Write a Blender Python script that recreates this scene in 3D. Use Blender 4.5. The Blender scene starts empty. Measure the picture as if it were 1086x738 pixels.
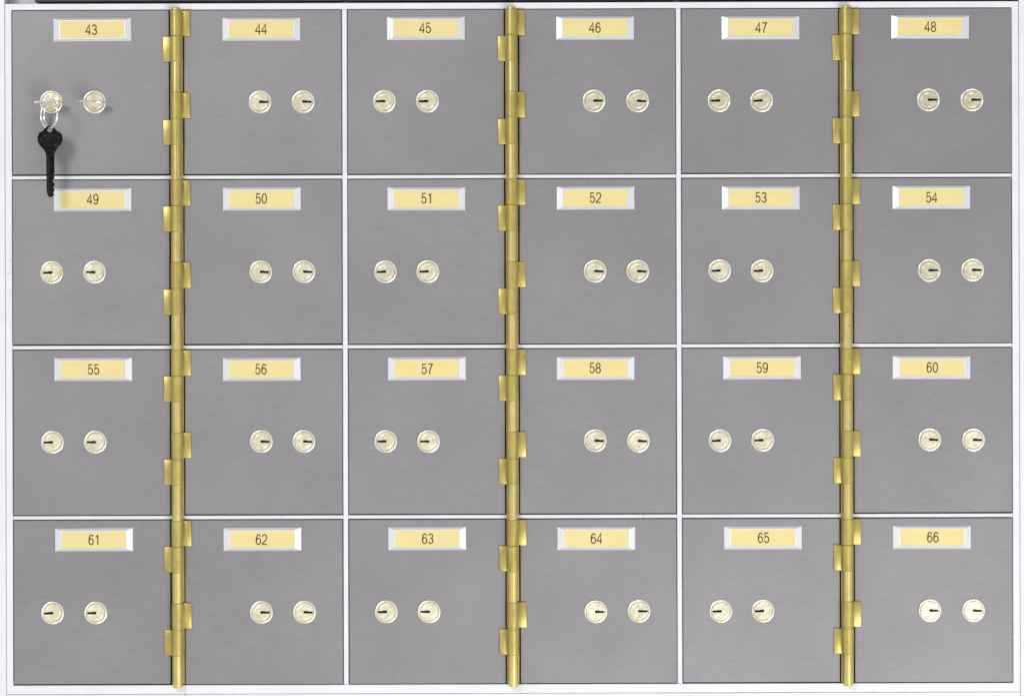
import bpy, bmesh, math, random
from mathutils import Vector, Matrix
random.seed(7)
S = bpy.context.scene
C = S.collection
S.view_settings.view_transform = 'Standard'
S.view_settings.look = 'None'
S.view_settings.exposure = 0
MM = 0.001

# ------------------------------------------------------------------ materials
def mat(name, base, metallic=0.0, rough=0.5, var=0.0, var_scale=(60, 60, 60), dark=None,
        bump=0.0, bump_scale=(400, 400, 400), spots=None, spec=0.5, big=0.0, bdist=0.0004, bigs=9):
    m = bpy.data.materials.new(name); m.use_nodes = True
    nt = m.node_tree; N = nt.nodes; L = nt.links
    b = N['Principled BSDF']
    b.inputs['Metallic'].default_value = metallic
    b.inputs['Roughness'].default_value = rough
    b.inputs['Specular IOR Level'].default_value = spec
    b.inputs['Base Color'].default_value = (*base, 1)
    tc = N.new('ShaderNodeTexCoord'); oi = N.new('ShaderNodeObjectInfo')
    add = N.new('ShaderNodeVectorMath'); add.operation = 'ADD'
    mul = N.new('ShaderNodeMath'); mul.operation = 'MULTIPLY'; mul.inputs[1].default_value = 7.3
    L.new(oi.outputs['Random'], mul.inputs[0])
    L.new(tc.outputs['Object'], add.inputs[0]); L.new(mul.outputs[0], add.inputs[1])
    def noise(sc, detail=4, ro=0.6):
        mp = N.new('ShaderNodeMapping'); mp.inputs['Scale'].default_value = sc
        n = N.new('ShaderNodeTexNoise'); n.inputs['Scale'].default_value = 1
        n.inputs['Detail'].default_value = detail; n.inputs['Roughness'].default_value = ro
        L.new(add.outputs[0], mp.inputs['Vector']); L.new(mp.outputs[0], n.inputs['Vector'])
        return n.outputs['Fac']
    col = None
    if var:
        r = N.new('ShaderNodeMapRange'); L.new(noise(var_scale), r.inputs['Value'])
        r.inputs['From Min'].default_value = 0.3; r.inputs['From Max'].default_value = 0.7
        mx = N.new('ShaderNodeMix'); mx.data_type = 'RGBA'
        d = dark or tuple(c * (1 - var) for c in base)
        mx.inputs['A'].default_value = (*d, 1); mx.inputs['B'].default_value = (*base, 1)
        L.new(r.outputs[0], mx.inputs['Factor']); col = mx.outputs['Result']
    if big:
        r = N.new('ShaderNodeMapRange'); L.new(noise((bigs, bigs, bigs), 3), r.inputs['Value'])
        r.inputs['From Min'].default_value = 0.3; r.inputs['From Max'].default_value = 0.7
        r.inputs['To Min'].default_value = 1 - big; r.inputs['To Max'].default_value = 1 + big
        mx = N.new('ShaderNodeVectorMath'); mx.operation = 'SCALE'
        if col: L.new(col, mx.inputs[0])
        else: mx.inputs[0].default_value = base
        L.new(r.outputs[0], mx.inputs['Scale']); col = mx.outputs[0]
    if spots:
        scol, sscale, thr, amt = spots
        r = N.new('ShaderNodeMapRange'); L.new(noise(sscale, 3, 0.5), r.inputs['Value'])
        r.inputs['From Min'].default_value = thr; r.inputs['From Max'].default_value = thr + 0.05
        r.inputs['To Max'].default_value = amt
        mx = N.new('ShaderNodeMix'); mx.data_type = 'RGBA'
        if col: L.new(col, mx.inputs['A'])
        else: mx.inputs['A'].default_value = (*base, 1)
        mx.inputs['B'].default_value = (*scol, 1)
        L.new(r.outputs[0], mx.inputs['Factor']); col = mx.outputs['Result']
    if col: L.new(col, b.inputs['Base Color'])
    if bump:
        bp = N.new('ShaderNodeBump'); bp.inputs['Strength'].default_value = bump
        bp.inputs['Distance'].default_value = bdist
        L.new(noise(bump_scale, 3), bp.inputs['Height']); L.new(bp.outputs[0], b.inputs['Normal'])
    return m

M_STEEL = mat('brushed_steel', (0.258, 0.251, 0.262), metallic=0.4, rough=0.48, var=0.13, var_scale=(90, 90, 1000), spec=0.4,
              bump=0.12, bump_scale=(160, 160, 1700), big=0.06, spots=((0.16, 0.155, 0.16), (260, 260, 260), 0.76, 0.3))
M_WHITE = mat('white_enamel', (0.71, 0.725, 0.755), rough=0.45, var=0.08, var_scale=(35, 35, 35), spec=0.35,
              spots=((0.38, 0.36, 0.35), (60, 60, 200), 0.71, 0.5))
M_WALL = mat('wall_paint', (0.68, 0.71, 0.76), rough=0.6, var=0.05)
M_BRASS = mat('brass', (0.74, 0.62, 0.235), metallic=0.8, rough=0.32, var=0.18, var_scale=(90, 90, 60), big=0.08, bigs=16,
              bump=0.12, bump_scale=(700, 700, 150), spots=((0.3, 0.22, 0.06), (160, 160, 160), 0.68, 0.4))
M_BRASSL = mat('brass_leaf', (0.54, 0.44, 0.13), metallic=0.6, rough=0.38, var=0.25, var_scale=(150, 150, 60), big=0.08, bigs=40,
               bump=0.15, bump_scale=(500, 500, 300), spots=((0.25, 0.18, 0.05), (180, 180, 180), 0.67, 0.4))
M_RIM = mat('lock_rim', (0.97, 0.94, 0.83), metallic=0.7, rough=0.22, var=0.1, var_scale=(300, 300, 300))
M_PLUG = mat('lock_plug', (0.98, 0.92, 0.72), metallic=0.7, rough=0.25, var=0.3, var_scale=(240, 240, 240),
             dark=(0.74, 0.67, 0.45), bump=0.45, bump_scale=(220, 220, 220), bdist=0.0007, big=0.06, bigs=60)
M_HOLE = mat('keyhole_dark', (0.008, 0.006, 0.005), rough=0.8, spec=0.1)
M_DARK = mat('gap_dark', (0.07, 0.068, 0.07), rough=0.8)
M_SILVER = mat('holder_metal', (0.81, 0.825, 0.865), metallic=0.5, rough=0.34, var=0.05, var_scale=(120, 120, 120))
M_CARD = mat('yellow_card', (0.72, 0.605, 0.28), rough=0.7, var=0.06, var_scale=(50, 50, 200), spec=0.2)
M_INK = mat('ink', (0.09, 0.064, 0.034), rough=0.7, spec=0.1)
M_KEYL = mat('nickel_key', (0.97, 0.95, 0.90), metallic=0.8, rough=0.16, var=0.1, var_scale=(300, 300, 300), bump=0.3, bump_scale=(250, 250, 250))
M_KEYD = mat('dark_key', (0.035, 0.031, 0.027), metallic=0.8, rough=0.15, var=0.6, var_scale=(120, 120, 120),
             bump=0.6, bump_scale=(70, 70, 70), bdist=0.003)
M_KEYR = mat('lighter_key_metal', (0.085, 0.077, 0.066), metallic=0.95, rough=0.15, var=0.8, var_scale=(120, 120, 120), bump=0.7, bump_scale=(90, 90, 90), bdist=0.003)  # lighter metal for the raised border and ridge of the hanging key
M_UPPER = mat('dark_steel', (0.045, 0.045, 0.05), metallic=0.4, rough=0.5, var=0.2)

# ------------------------------------------------------------------ mesh helpers (units: mm, x right, y depth (- = to viewer), z up)
def finish(bm, name, m, angle=35, smooth=False):
    me = bpy.data.meshes.new(name)
    bmesh.ops.recalc_face_normals(bm, faces=bm.faces)
    bmesh.ops.scale(bm, vec=(MM, MM, MM), verts=bm.verts)
    bm.to_mesh(me); bm.free()
    if smooth:
        me.shade_smooth(); me.set_sharp_from_angle(angle=math.radians(angle))
    me.materials.append(m)
    return me
def link(name, me, parent=None, loc=(0, 0, 0), rot=(0, 0, 0)):
    o = bpy.data.objects.new(name, me); C.objects.link(o)
    o.location = Vector(loc) * MM; o.rotation_euler = rot
    if parent: o.parent = parent
    return o
def box(bm, x0, x1, y0, y1, z0, z1, bev=0.0, seg=2):
    g = bmesh.ops.create_cube(bm, size=1)
    vs = g['verts']
    for v in vs:
        v.co = Vector(((x0 + x1) / 2 + v.co.x * (x1 - x0), (y0 + y1) / 2 + v.co.y * (y1 - y0), (z0 + z1) / 2 + v.co.z * (z1 - z0)))
    if bev:
        es = list({e for v in vs for e in v.link_edges})
        bmesh.ops.bevel(bm, geom=es, offset=bev, segments=seg, profile=0.5, affect='EDGES')
def tube(bm, x, y, z0, z1, r, ch=0.4, n=56):
    prof = [(0, z0), (r - ch, z0), (r, z0 + ch), (r, z1 - ch), (r - ch, z1), (0, z1)]
    rings = []
    for (rr, z) in prof:
        if rr == 0: rings.append([bm.verts.new((x, y, z))])
        else: rings.append([bm.verts.new((x + rr * math.cos(2 * math.pi * k / n), y + rr * math.sin(2 * math.pi * k / n), z)) for k in range(n)])
    for a, b in zip(rings[:-1], rings[1:]):
        for k in range(n):
            k2 = (k + 1) % n
            if len(a) == 1: bm.faces.new((a[0], b[k], b[k2]))
            elif len(b) == 1: bm.faces.new((a[k], b[0], a[k2]))
            else: bm.faces.new((a[k], a[k2], b[k2], b[k]))
def lathe(bm, prof, n=48):   # profile (r, h) revolved about -y
    rings = [[bm.verts.new((r * math.cos(2 * math.pi * k / n), -h, r * math.sin(2 * math.pi * k / n))) for k in range(n)] for r, h in prof]
    for a, b in zip(rings[:-1], rings[1:]):
        for k in range(n):
            k2 = (k + 1) % n
            bm.faces.new((a[k], a[k2], b[k2], b[k]))
def plate(name, loops, y_front, y_back, m, bev=0.0):
    """flat plate in the xz plane with real holes: loops[0] outline, others holes"""
    cu = bpy.data.curves.new('tmp', 'CURVE'); cu.dimensions = '2D'; cu.fill_mode = 'BOTH'
    th = abs(y_back - y_front)
    cu.extrude = th / 2 - bev; cu.bevel_depth = bev; cu.bevel_resolution = 1; cu.offset = -bev
    for lp in loops:
        sp = cu.splines.new('POLY'); sp.points.add(len(lp) - 1)
        for p, (x, z) in zip(sp.points, lp): p.co = (x, z, 0, 1)
        sp.use_cyclic_u = True
    o = bpy.data.objects.new('tmp', cu); C.objects.link(o)
    dg = bpy.context.evaluated_depsgraph_get()
    me = bpy.data.meshes.new_from_object(o.evaluated_get(dg))
    bpy.data.objects.remove(o); bpy.data.curves.remove(cu)
    bm = bmesh.new(); bm.from_mesh(me); bpy.data.meshes.remove(me)
    bmesh.ops.remove_doubles(bm, verts=bm.verts, dist=0.0005)
    mid = (y_front + y_back) / 2
    for v in bm.verts: v.co = Vector((v.co.x, mid - v.co.z, v.co.y))
    for f in bm.faces: f.smooth = False
    return finish(bm, name, m, 30)
def circ(cx, cz, r, n=32, a0=0, a1=2 * math.pi):
    return [(cx + r * math.cos(a0 + (a1 - a0) * k / n), cz + r * math.sin(a0 + (a1 - a0) * k / n)) for k in range(n)]
def rect(x0, x1, z0, z1): return [(x0, z0), (x1, z0), (x1, z1), (x0, z1)]

# narrow grotesque digits: centre-line strokes, drawn as ribbons of ink
def arc(cx, cz, rx, rz, d0, d1, n=14):
    return [(cx + rx * math.cos(math.radians(d0 + (d1 - d0) * k / n)), cz + rz * math.sin(math.radians(d0 + (d1 - d0) * k / n))) for k in range(n + 1)]
H = 10.2
DIG = {
    '0': [arc(0, H / 2, 2.5, H / 2, 0, 360, 30)],
    '1': [[(0.6, 0), (0.6, H)], [(0.6, H), (-0.1, H - 1.3), (-1.6, H - 2.4)]],
    '2': [arc(0, H - 2.9, 2.5, 2.9, 170, -20) + [(1.6, 4.6), (-0.6, 2.6), (-2.2, 0.9), (-2.5, 0), (2.7, 0)]],
    '3': [arc(-0.1, H - 2.6, 2.2, 2.6, 165, -78) + [(-0.5, 5.35)], [(-0.5, 5.35)] + arc(-0.05, 2.75, 2.5, 2.75, 78, -165)],
    '4': [[(1.3, -0.4), (1.3, H), (-2.8, 3.1), (-2.8, 2.7), (2.9, 2.7)]],
    '5': [[(2.3, H), (-1.6, H), (-2.1, 5.0)] + arc(0, 3.3, 2.55, 3.3, 140, -165)],
    '6': [arc(0.1, H - 3.0, 2.3, 3.0, 20, 130, 8) + [(-2.2, 7.0), (-2.5, 4.5)] + arc(0, 3.15, 2.5, 3.15, 180, 540, 30)],
    '9': [arc(-0.1, 3.0, 2.3, 3.0, 200, 310, 8) + [(2.2, 3.2), (2.5, 5.7)] + arc(0, H - 3.15, 2.5, 3.15, 0, 360, 30)],
    '7': [[(-2.6, H), (2.5, H), (0.9, 7.2), (-0.4, 3.6), (-0.9, -0.4)]],
    '8': [arc(0, H - 2.5, 2.15, 2.5, 0, 360, 28), arc(0, 2.6, 2.55, 2.65, 0, 360, 28)],
}
def number_mesh(txt):
    bm = bmesh.new(); t = 0.64; lvl = 0
    for i, ch in enumerate(txt):
        ox = (-3.25, 3.25)[i]
        for st in DIG[ch]:
            lvl += 1
            pts = [Vector((p[0] * 0.9 + ox, p[1] - H / 2)) for p in st]
            q = [pts[0]]
            for p in pts[1:]:
                if (p - q[-1]).length > 0.05: q.append(p)
            closed = (q[0] - q[-1]).length < 0.06
            L_, R_ = [], []
            for k, p in enumerate(q):
                if closed and k in (0, len(q) - 1): d0 = (q[-1] - q[-2]).normalized(); d1 = (q[1] - q[0]).normalized()
                else:
                    d0 = (q[k] - q[k - 1]).normalized() if k > 0 else (q[1] - q[0]).normalized()
                    d1 = (q[k + 1] - q[k]).normalized() if k < len(q) - 1 else d0
                d = (d0 + d1); d = d.normalized() if d.length > 1e-4 else d0
                nrm = Vector((-d.y, d.x)); c = max(0.45, nrm.dot(Vector((-d0.y, d0.x))))
                w = t / c
                y = -0.012 * lvl
                L_.append(bm.verts.new((p.x + nrm.x * w, y, p.y + nrm.y * w)))
                R_.append(bm.verts.new((p.x - nrm.x * w, y, p.y - nrm.y * w)))
            for k in range(len(q) - 1):
                bm.faces.new((L_[k], L_[k + 1], R_[k + 1], R_[k]))
    return finish(bm, 'number', M_INK)
def X(px): return px - 543.0
def Z(py): return 369.0 - py
def empty(name, loc, label, cat, group=None):
    o = bpy.data.objects.new(name, None); C.objects.link(o); o.location = Vector(loc) * MM
    o.empty_display_size = 0.02
    o['label'] = label; o['category'] = cat
    if group: o['group'] = group
    return o

# ------------------------------------------------------------------ setting
bm = bmesh.new(); box(bm, -900, 900, 26, 40, -700, 700)
w = link('wall', finish(bm, 'wall', M_WALL)); w['kind'] = 'structure'
w['label'] = 'pale bluish white wall showing as a thin margin around the cabinet'; w['category'] = 'wall'

# ------------------------------------------------------------------ cabinet
cab = empty('cabinet', (0, 0, Z(735)), 'white enamelled cabinet frame and dividers around all twenty four grey doors', 'cabinet')
zc = -Z(735)
def cp(name, me): return link(name, me, cab, (0, 0, zc))
cp('outer_frame', plate('outer_frame', [rect(X(6), X(1081), Z(734.5), Z(3)), rect(X(13.2), X(1073.6), Z(725), Z(9.8))], -0.4, 24, M_WHITE, 0.8))
bm = bmesh.new(); box(bm, X(-40), X(5.6), -0.1, 25, Z(780), Z(-60), 0.8); cp('side_trim', finish(bm, 'side_trim', M_WHITE))
bm = bmesh.new(); box(bm, X(1081.4), X(1126), -0.1, 25, Z(780), Z(-60), 0.8); cp('side_trim', finish(bm, 'side_trim', M_WHITE))
bm = bmesh.new(); box(bm, X(5.8), X(1081.2), 0.2, 25, Z(780), Z(734.9), 0.8); cp('plinth', finish(bm, 'plinth', M_WHITE))
for px in (366.2, 720.2):
    bm = bmesh.new(); box(bm, X(px - 2.7), X(px + 2.7), -0.2, 24, Z(724.9), Z(9.9), 0.9, 3); cp('divider', finish(bm, 'divider', M_WHITE))
bays = [(13.3, 363.4), (369.0, 717.4), (723.0, 1073.5)]
rows_line = [187.3, 367.3, 547.6]
for (a, b) in bays:
    for y in rows_line:
        bm = bmesh.new(); box(bm, X(a), X(b), 0.2, 24, Z(y + 2.0), Z(y - 2.0), 0.8, 3); cp('shelf_edge', finish(bm, 'shelf_edge', M_WHITE))
bm = bmesh.new(); box(bm, X(12), X(1075), 24.1, 25.8, Z(726), Z(9)); cp('back_panel', finish(bm, 'back_panel', M_DARK))

up = empty('upper_cabinet', (0, 0, Z(1)), 'bottom edge of the dark cabinet above the white frame', 'cabinet')
for (a, b) in ((38, 364), (370, 716), (723, 1080)):
    bm = bmesh.new(); box(bm, X(a), X(b), -1, 22, 0, 58, 0.5); link('door_panel', finish(bm, 'door_panel', M_UPPER), up)

# ------------------------------------------------------------------ hinge rods
HC = [188.3, 543.3, 897.8]
RY = -6.6
for i, hx in enumerate(HC):
    lab = ['tall brass hinge rod nearest the hanging key, running down beside doors 43 and 44',
           'tall brass hinge rod down the middle of the cabinet, between doors 45 and 46',
           'tall brass hinge rod farthest from the keys, between doors 47 and 48'][i]
    h = empty('hinge_rod', (X(hx), RY, Z(727)), lab, 'hinge', 'brass hinge rods between the door columns')
    bm = bmesh.new()
    tube(bm, 0, 0, 0, 718.5, 5.2, 0.6)
    link('rod', finish(bm, 'rod', M_BRASS, smooth=True), h)
    bm = bmesh.new(); box(bm, -6.6, 6.6, 5.6, 7.0, 3, 716, 0.3)
    link('mounting_strip', finish(bm, 'mounting_strip', M_BRASSL), h)

# ------------------------------------------------------------------ shared part meshes
DY = -1.6   # door face
bm = bmesh.new()
lathe(bm, [(12.3, 0), (12.3, 0.5), (12.0, 1.1), (11.5, 1.4), (10.9, 1.35), (10.5, 1.0), (10.2, 0.5), (10.0, 0.4), (9.9, 0.0)])
ME_RIM = finish(bm, 'lock', M_RIM, 70, True)
def slot(s):
    p = [(-4.9, -1.35), (4.9, -1.35), (4.9, 1.35), (0.5, 1.35), (0.0, 0.9), (-4.9, 0.9)]
    c = s * 4.0
    if s > 0: p = [(-x, z) for x, z in p][::-1]
    return [(x + c, z) for x, z in p]
def plugmesh(s):
    a = plate('plug', [circ(0, 0, 9.6, 40), slot(s)[::-1]], -1.3, 0.2, M_PLUG, 0.0)
    base = 0 if s > 0 else 180
    o_ = arc(0, 0, 7.7, 7.7, base + 26, base + 334, 34); i_ = arc(0, 0, 6.9, 6.9, base + 334, base + 26, 34)
    b = plate('ring', [o_ + i_], -1.6, -1.2, M_PLUG, 0.15)
    bm = bmesh.new(); bm.from_mesh(a); bm.from_mesh(b); bm.to_mesh(a); bm.free(); bpy.data.meshes.remove(b)
    return a
ME_PLUG = {-1: plugmesh(-1), 1: plugmesh(1)}
ME_HOLE = {}
for s in (-1, 1):
    bm = bmesh.new(); box(bm, s * 4.0 - 5.0, s * 4.0 + 5.0, -1.0, 0.1, -1.6, 1.6); ME_HOLE[s] = finish(bm, 'keyhole', M_HOLE)
def holder_mesh():
    bm = bmesh.new()
    ow, oh = 41.3, 12.4
    loops = [(ow, oh, 0.0), (ow - 0.3, oh - 0.3, -0.8), (34.9, 9.7, -3.1), (34.1, 9.1, -3.1), (33.9, 8.9, -2.0)]
    L_ = []
    for (a, b, y) in loops:
        L_.append([bm.verts.new((sx * a, y, sz * b)) for sx, sz in ((-1, -1), (1, -1), (1, 1), (-1, 1))])
    for p, q in zip(L_[:-1], L_[1:]):
        for k in range(4): bm.faces.new((p[k], p[(k + 1) % 4], q[(k + 1) % 4], q[k]))
    return finish(bm, 'label_holder', M_SILVER, 10)
ME_HOLD = holder_mesh()
bm = bmesh.new(); box(bm, -34.0, 34.0, -2.6, -0.1, -9.0, 9.0); ME_CARD = finish(bm, 'card', M_CARD)
def leaf_mesh(s, x_edge):
    bm = bmesh.new()
    z0, z1 = -13.7, 13.7
    tube(bm, 0, RY, z0, z1, 6.2, 0.7)
    for f in bm.faces: f.smooth = True
    a, b = (-x_edge, -3.0) if s < 0 else (3.0, x_edge)
    box(bm, a, b, DY - 1.9, DY - 0.05, z0 + 0.3, z1 - 0.3, 0.6)
    me = finish(bm, 'hinge_leaf', M_BRASSL, 35)
    me.set_sharp_from_angle(angle=math.radians(30))
    return me
ME_LEAF = {-1: leaf_mesh(-1, 14.4), 1: leaf_mesh(1, 14.4)}

# ------------------------------------------------------------------ boxes
ROWTOP = [10.6, 190.2, 370.2, 550.5]
ROWBOT = [184.4, 364.4, 544.7, 724.0]
LABY = [30.6, 210.6, 390.6, 570.6]
LOCKY = [107.6, 287.8, 467.4, 648.0]
COLX = [(14.2, 180.3), (196.0, 362.8), (369.7, 535.4), (551.2, 716.8), (723.7, 890.0), (905.6, 1072.9)]
LABX = [99.2, 278.0, 452.8, 631.8, 807.0, 987.5]
LOCKX = [(55.4, 101.0), (276.9, 322.4), (408.8, 454.2), (631.0, 676.8), (763.5, 808.5), (985.5, 1031.5)]
LTAB = [52, 140]; RTAB = [24.5, 111.5]
side_words = ['hinged on its right', 'hinged on its left']
rowdesc = ['top row', 'second row', 'third row', 'bottom row']
for r in range(4):
    for c in range(6):
        n = 43 + r * 6 + c
        x0, x1 = COLX[c]; cx = (x0 + x1) / 2; cy = (ROWTOP[r] + ROWBOT[r]) / 2
        lab = f'grey steel box with {n} on its yellow card, {side_words[c % 2]}, {rowdesc[r]}'
        if n == 43: lab = 'grey steel box with 43 on its yellow card and keys in both locks'
        d = empty('deposit_box', (X(cx), 0, Z(cy)), lab, 'safe deposit box', 'numbered safe deposit boxes')
        bm = bmesh.new()
        jx = random.uniform(-.2, .2); jb = random.uniform(-.7, .1)
        box(bm, x0 - cx + jx, x1 - cx + jx, DY, 3, ROWBOT[r] * -1 + cy - jb, cy - ROWTOP[r], 0.45)
        p = link('door_panel', finish(bm, 'door_panel', M_STEEL), d)
        p.rotation_euler = (random.uniform(-.003, .003), random.uniform(-.001, .001), random.uniform(-.004, .004))
        lx = LABX[c] + random.uniform(-.4, .4) + (1.0 if (c == 4 and r >= 2) else 0)
        h = link('label_holder', ME_HOLD, d, (X(lx) - X(cx), DY - 0.02, cy - LABY[r] + random.uniform(-.3, .3)),
                 (random.uniform(-.008, .008), random.uniform(-.004, .004), random.uniform(-.004, .004)))
        link('card', ME_CARD, h, (0, 0, 0))
        link('number', number_mesh(str(n)), h, (random.uniform(-.8, .8), -2.63, random.uniform(-.3, .3)))
        s = -1 if c % 2 == 0 else 1
        for lx in LOCKX[c]:
            lk = link('lock', ME_RIM, d, (X(lx) - X(cx) + random.uniform(-.3, .3), DY - 0.02, cy - LOCKY[r] + random.uniform(-.3, .3)),
                      (random.uniform(-.02, .02), 0, random.uniform(-.02, .02)))
            a = random.uniform(-.04, .04)
            link('plug', ME_PLUG[s], lk, (0, 0, 0), (0, a, 0))
            link('keyhole', ME_HOLE[s], lk, (0, 0, 0), (0, a, 0))
        hc = HC[c // 2]
        off = ROWTOP[r] - 10.6
        for ty in (LTAB if s < 0 else RTAB):
            link('hinge_leaf', ME_LEAF[s], d, (X(hc) - X(cx), 0, cy - (ty + off)), (0, 0, 0))

# ------------------------------------------------------------------ keys
blade_pts = [(-4.2, 0), (-4.2, -36), (-3.8, -40), (-2.2, -43.5), (0.2, -44.5), (2.6, -43.5), (3.8, -41.5), (2.9, -39.5), (4.2, -37.4), (4.2, -36), (2.8, -34.2),
             (4.3, -31.6), (4.3, -30.4), (2.8, -28.4), (2.4, -26.6), (4.2, -24.4), (4.2, -23), (3.2, -21), (4.3, -19), (4.3, 0)]
def inserted_key(px, py, label, hole_dx, tilt):
    k = empty('inserted_key', (X(px), DY - 1.0, Z(py)), label, 'key', 'keys pushed into the locks of box 43')
    bow = [(-3.0, 0), (-3.0, 3), (-10, 6.5), (-14.4, 10), (-14.4, 15.5), (-11, 20), (-6, 21), (-4, 25), (4, 25), (6, 21), (11, 20), (14.4, 15.5), (14.4, 10), (10, 6.5), (3.0, 3), (3.0, 0)]
    me = plate('bow', [bow, circ(hole_dx, 19.0, 3.2, 20)[::-1]], -1.05, 1.05, M_KEYL, 0.45)
    link('bow', me, k, (0, 0, 0), (math.radians(90), math.radians(tilt), 0))
    bm = bmesh.new(); box(bm, -2.8, 2.8, -0.8, 1.0, -0.7, 0.7, 0.2)
    link('blade', finish(bm, 'blade', M_KEYL), k, (0, 0, 0), (0, math.radians(tilt), 0))
    return k
inserted_key(54.6, 108.8, 'silver key seen edge on in the left lock of box 43, holding the ring', -1.7, 0.0)
inserted_key(100.0, 108.6, 'silver key seen edge on in the right lock of box 43, nothing hanging from it', 0, 1.5)
R = 15.3
ry = DY - 1.0 - 25.0; rx = X(54.6) + 3.5; rz = 247.0
rg = empty('key_ring', (rx, ry, rz - R), 'small silver key ring hanging between the left lock and the dark key', 'key ring')
bm = bmesh.new()
n = 64; wr = 1.0
for off, tw in ((-wr, 0.05), (wr, -0.07)):
    rings = []
    for i in range(n):
        a = 2 * math.pi * i / n
        rings.append([])
        for j in range(10):
            b = 2 * math.pi * j / 10
            rr = R + wr * math.cos(b)
            vx, vy, vz = rr * math.cos(a), off + wr * math.sin(b), rr * math.sin(a)
            rings[-1].append(bm.verts.new((vx * math.cos(tw) - vy * math.sin(tw), vx * math.sin(tw) + vy * math.cos(tw), vz + R)))
    for i in range(n):
        for j in range(10):
            bm.faces.new((rings[i][j], rings[(i + 1) % n][j], rings[(i + 1) % n][(j + 1) % 10], rings[i][(j + 1) % 10]))
link('ring', finish(bm, 'ring', M_KEYL, 80, True), rg, (0, 0, 0), (0, 0, math.radians(-50)))
zk = 71.5
hk = empty('hanging_key', (rx, ry, 230.3 - zk), 'dark key hanging upright from the silver ring in front of box 43', 'key')
bowp = [(-4.4, -27), (-4.8, -24), (-7.0, -20.5), (-10.8, -16.5), (-13.0, -12), (-13.0, -6.5), (-11.4, -3.2), (-7.6, -1.4), (-5.4, 1.2), (-3.2, 3.6), (0, 4.6),
        (3.2, 3.6), (5.4, 1.2), (7.6, -1.4), (11.4, -3.2), (13.0, -6.5), (13.0, -12), (10.8, -16.5), (7.0, -20.5), (4.8, -24), (4.4, -27)]
rot = (math.radians(-2), math.radians(-0.5), math.radians(8))
kb = link('bow', plate('bow', [bowp, circ(0, 0, 2.7, 20)[::-1]], -1.3, 1.3, M_KEYD, 0.55), hk, (0, 0, zk), rot)
def scl(k, pts, c=(0, -11)): return [(c[0] + (x - c[0]) * k, c[1] + (z - c[1]) * k) for x, z in pts]
core = [(x * 0.98, -11 + (z + 11) * 0.62) for x, z in circ(0, -11, 10.2, 32)]
link('raised_border', plate('raised_border', [core, scl(0.86, core)[::-1]], -1.7, -1.2, M_KEYR, 0.2), kb)
kbl = link('blade', plate('blade', [[(x, z - 26.6) for x, z in blade_pts]], -1.2, 1.2, M_KEYD, 0.4), hk, (0, 0, zk), rot)
link('ridge', plate('ridge', [[(-3.0, -66), (-1.6, -66), (-1.2, -28), (-3.0, -28)]], -1.6, -1.1, M_KEYR, 0.2), kbl)

# ------------------------------------------------------------------ light
W = bpy.data.worlds.new('World'); S.world = W; W.use_nodes = True
nt = W.node_tree; bg = nt.nodes['Background']; bg.inputs['Strength'].default_value = 1.0
tc = nt.nodes.new('ShaderNodeTexCoord'); sp = nt.nodes.new('ShaderNodeSeparateXYZ'); rp = nt.nodes.new('ShaderNodeValToRGB')
mr = nt.nodes.new('ShaderNodeMapRange'); mr.inputs['From Min'].default_value = -1; mr.inputs['From Max'].default_value = 1
nt.links.new(tc.outputs['Generated'], sp.inputs[0]); nt.links.new(sp.outputs['Z'], mr.inputs['Value'])
nt.links.new(mr.outputs[0], rp.inputs[0]); nt.links.new(rp.outputs[0], bg.inputs[0])
e = rp.color_ramp.elements
e[0].position = 0.2; e[0].color = (0.35, 0.35, 0.355, 1); e[1].position = 0.85; e[1].color = (0.5, 0.5, 0.505, 1)
for p_, v in ((0.40, 0.92), (0.47, 0.82), (0.55, 0.36), (0.62, 0.13), (0.70, 0.75)):
    x = e.new(p_); x.color = (v, v * 0.997, v, 1)
def area(loc, target, size, power, col):
    l = bpy.data.lights.new('lamp', 'AREA'); l.energy = power; l.color = col; l.size = size
    o = bpy.data.objects.new('lamp', l); C.objects.link(o); o.location = loc
    o.rotation_euler = (Vector(target) - Vector(loc)).to_track_quat('-Z', 'Y').to_euler()
area((-1.7, -3.0, 1.5), (0, 0, -0.2), 0.9, 46, (1, 0.99, 0.975))
area((1.2, -2.6, -2.0), (0, 0, -0.45), 1.8, 92, (1.0, 0.992, 0.985))  # unseen low fill, added so the lower rows come out brighter

# ------------------------------------------------------------------ camera
cd = bpy.data.cameras.new('Camera'); cam = bpy.data.objects.new('Camera', cd); C.objects.link(cam)
cam.location = (0, -3.0, 0); cam.rotation_euler = (math.radians(90), math.radians(0.16), 0)
cd.sensor_width = 36; cd.lens = 36 * 3.0 / 1.086; cd.clip_end = 50; cd.clip_start = 0.05
S.camera = cam
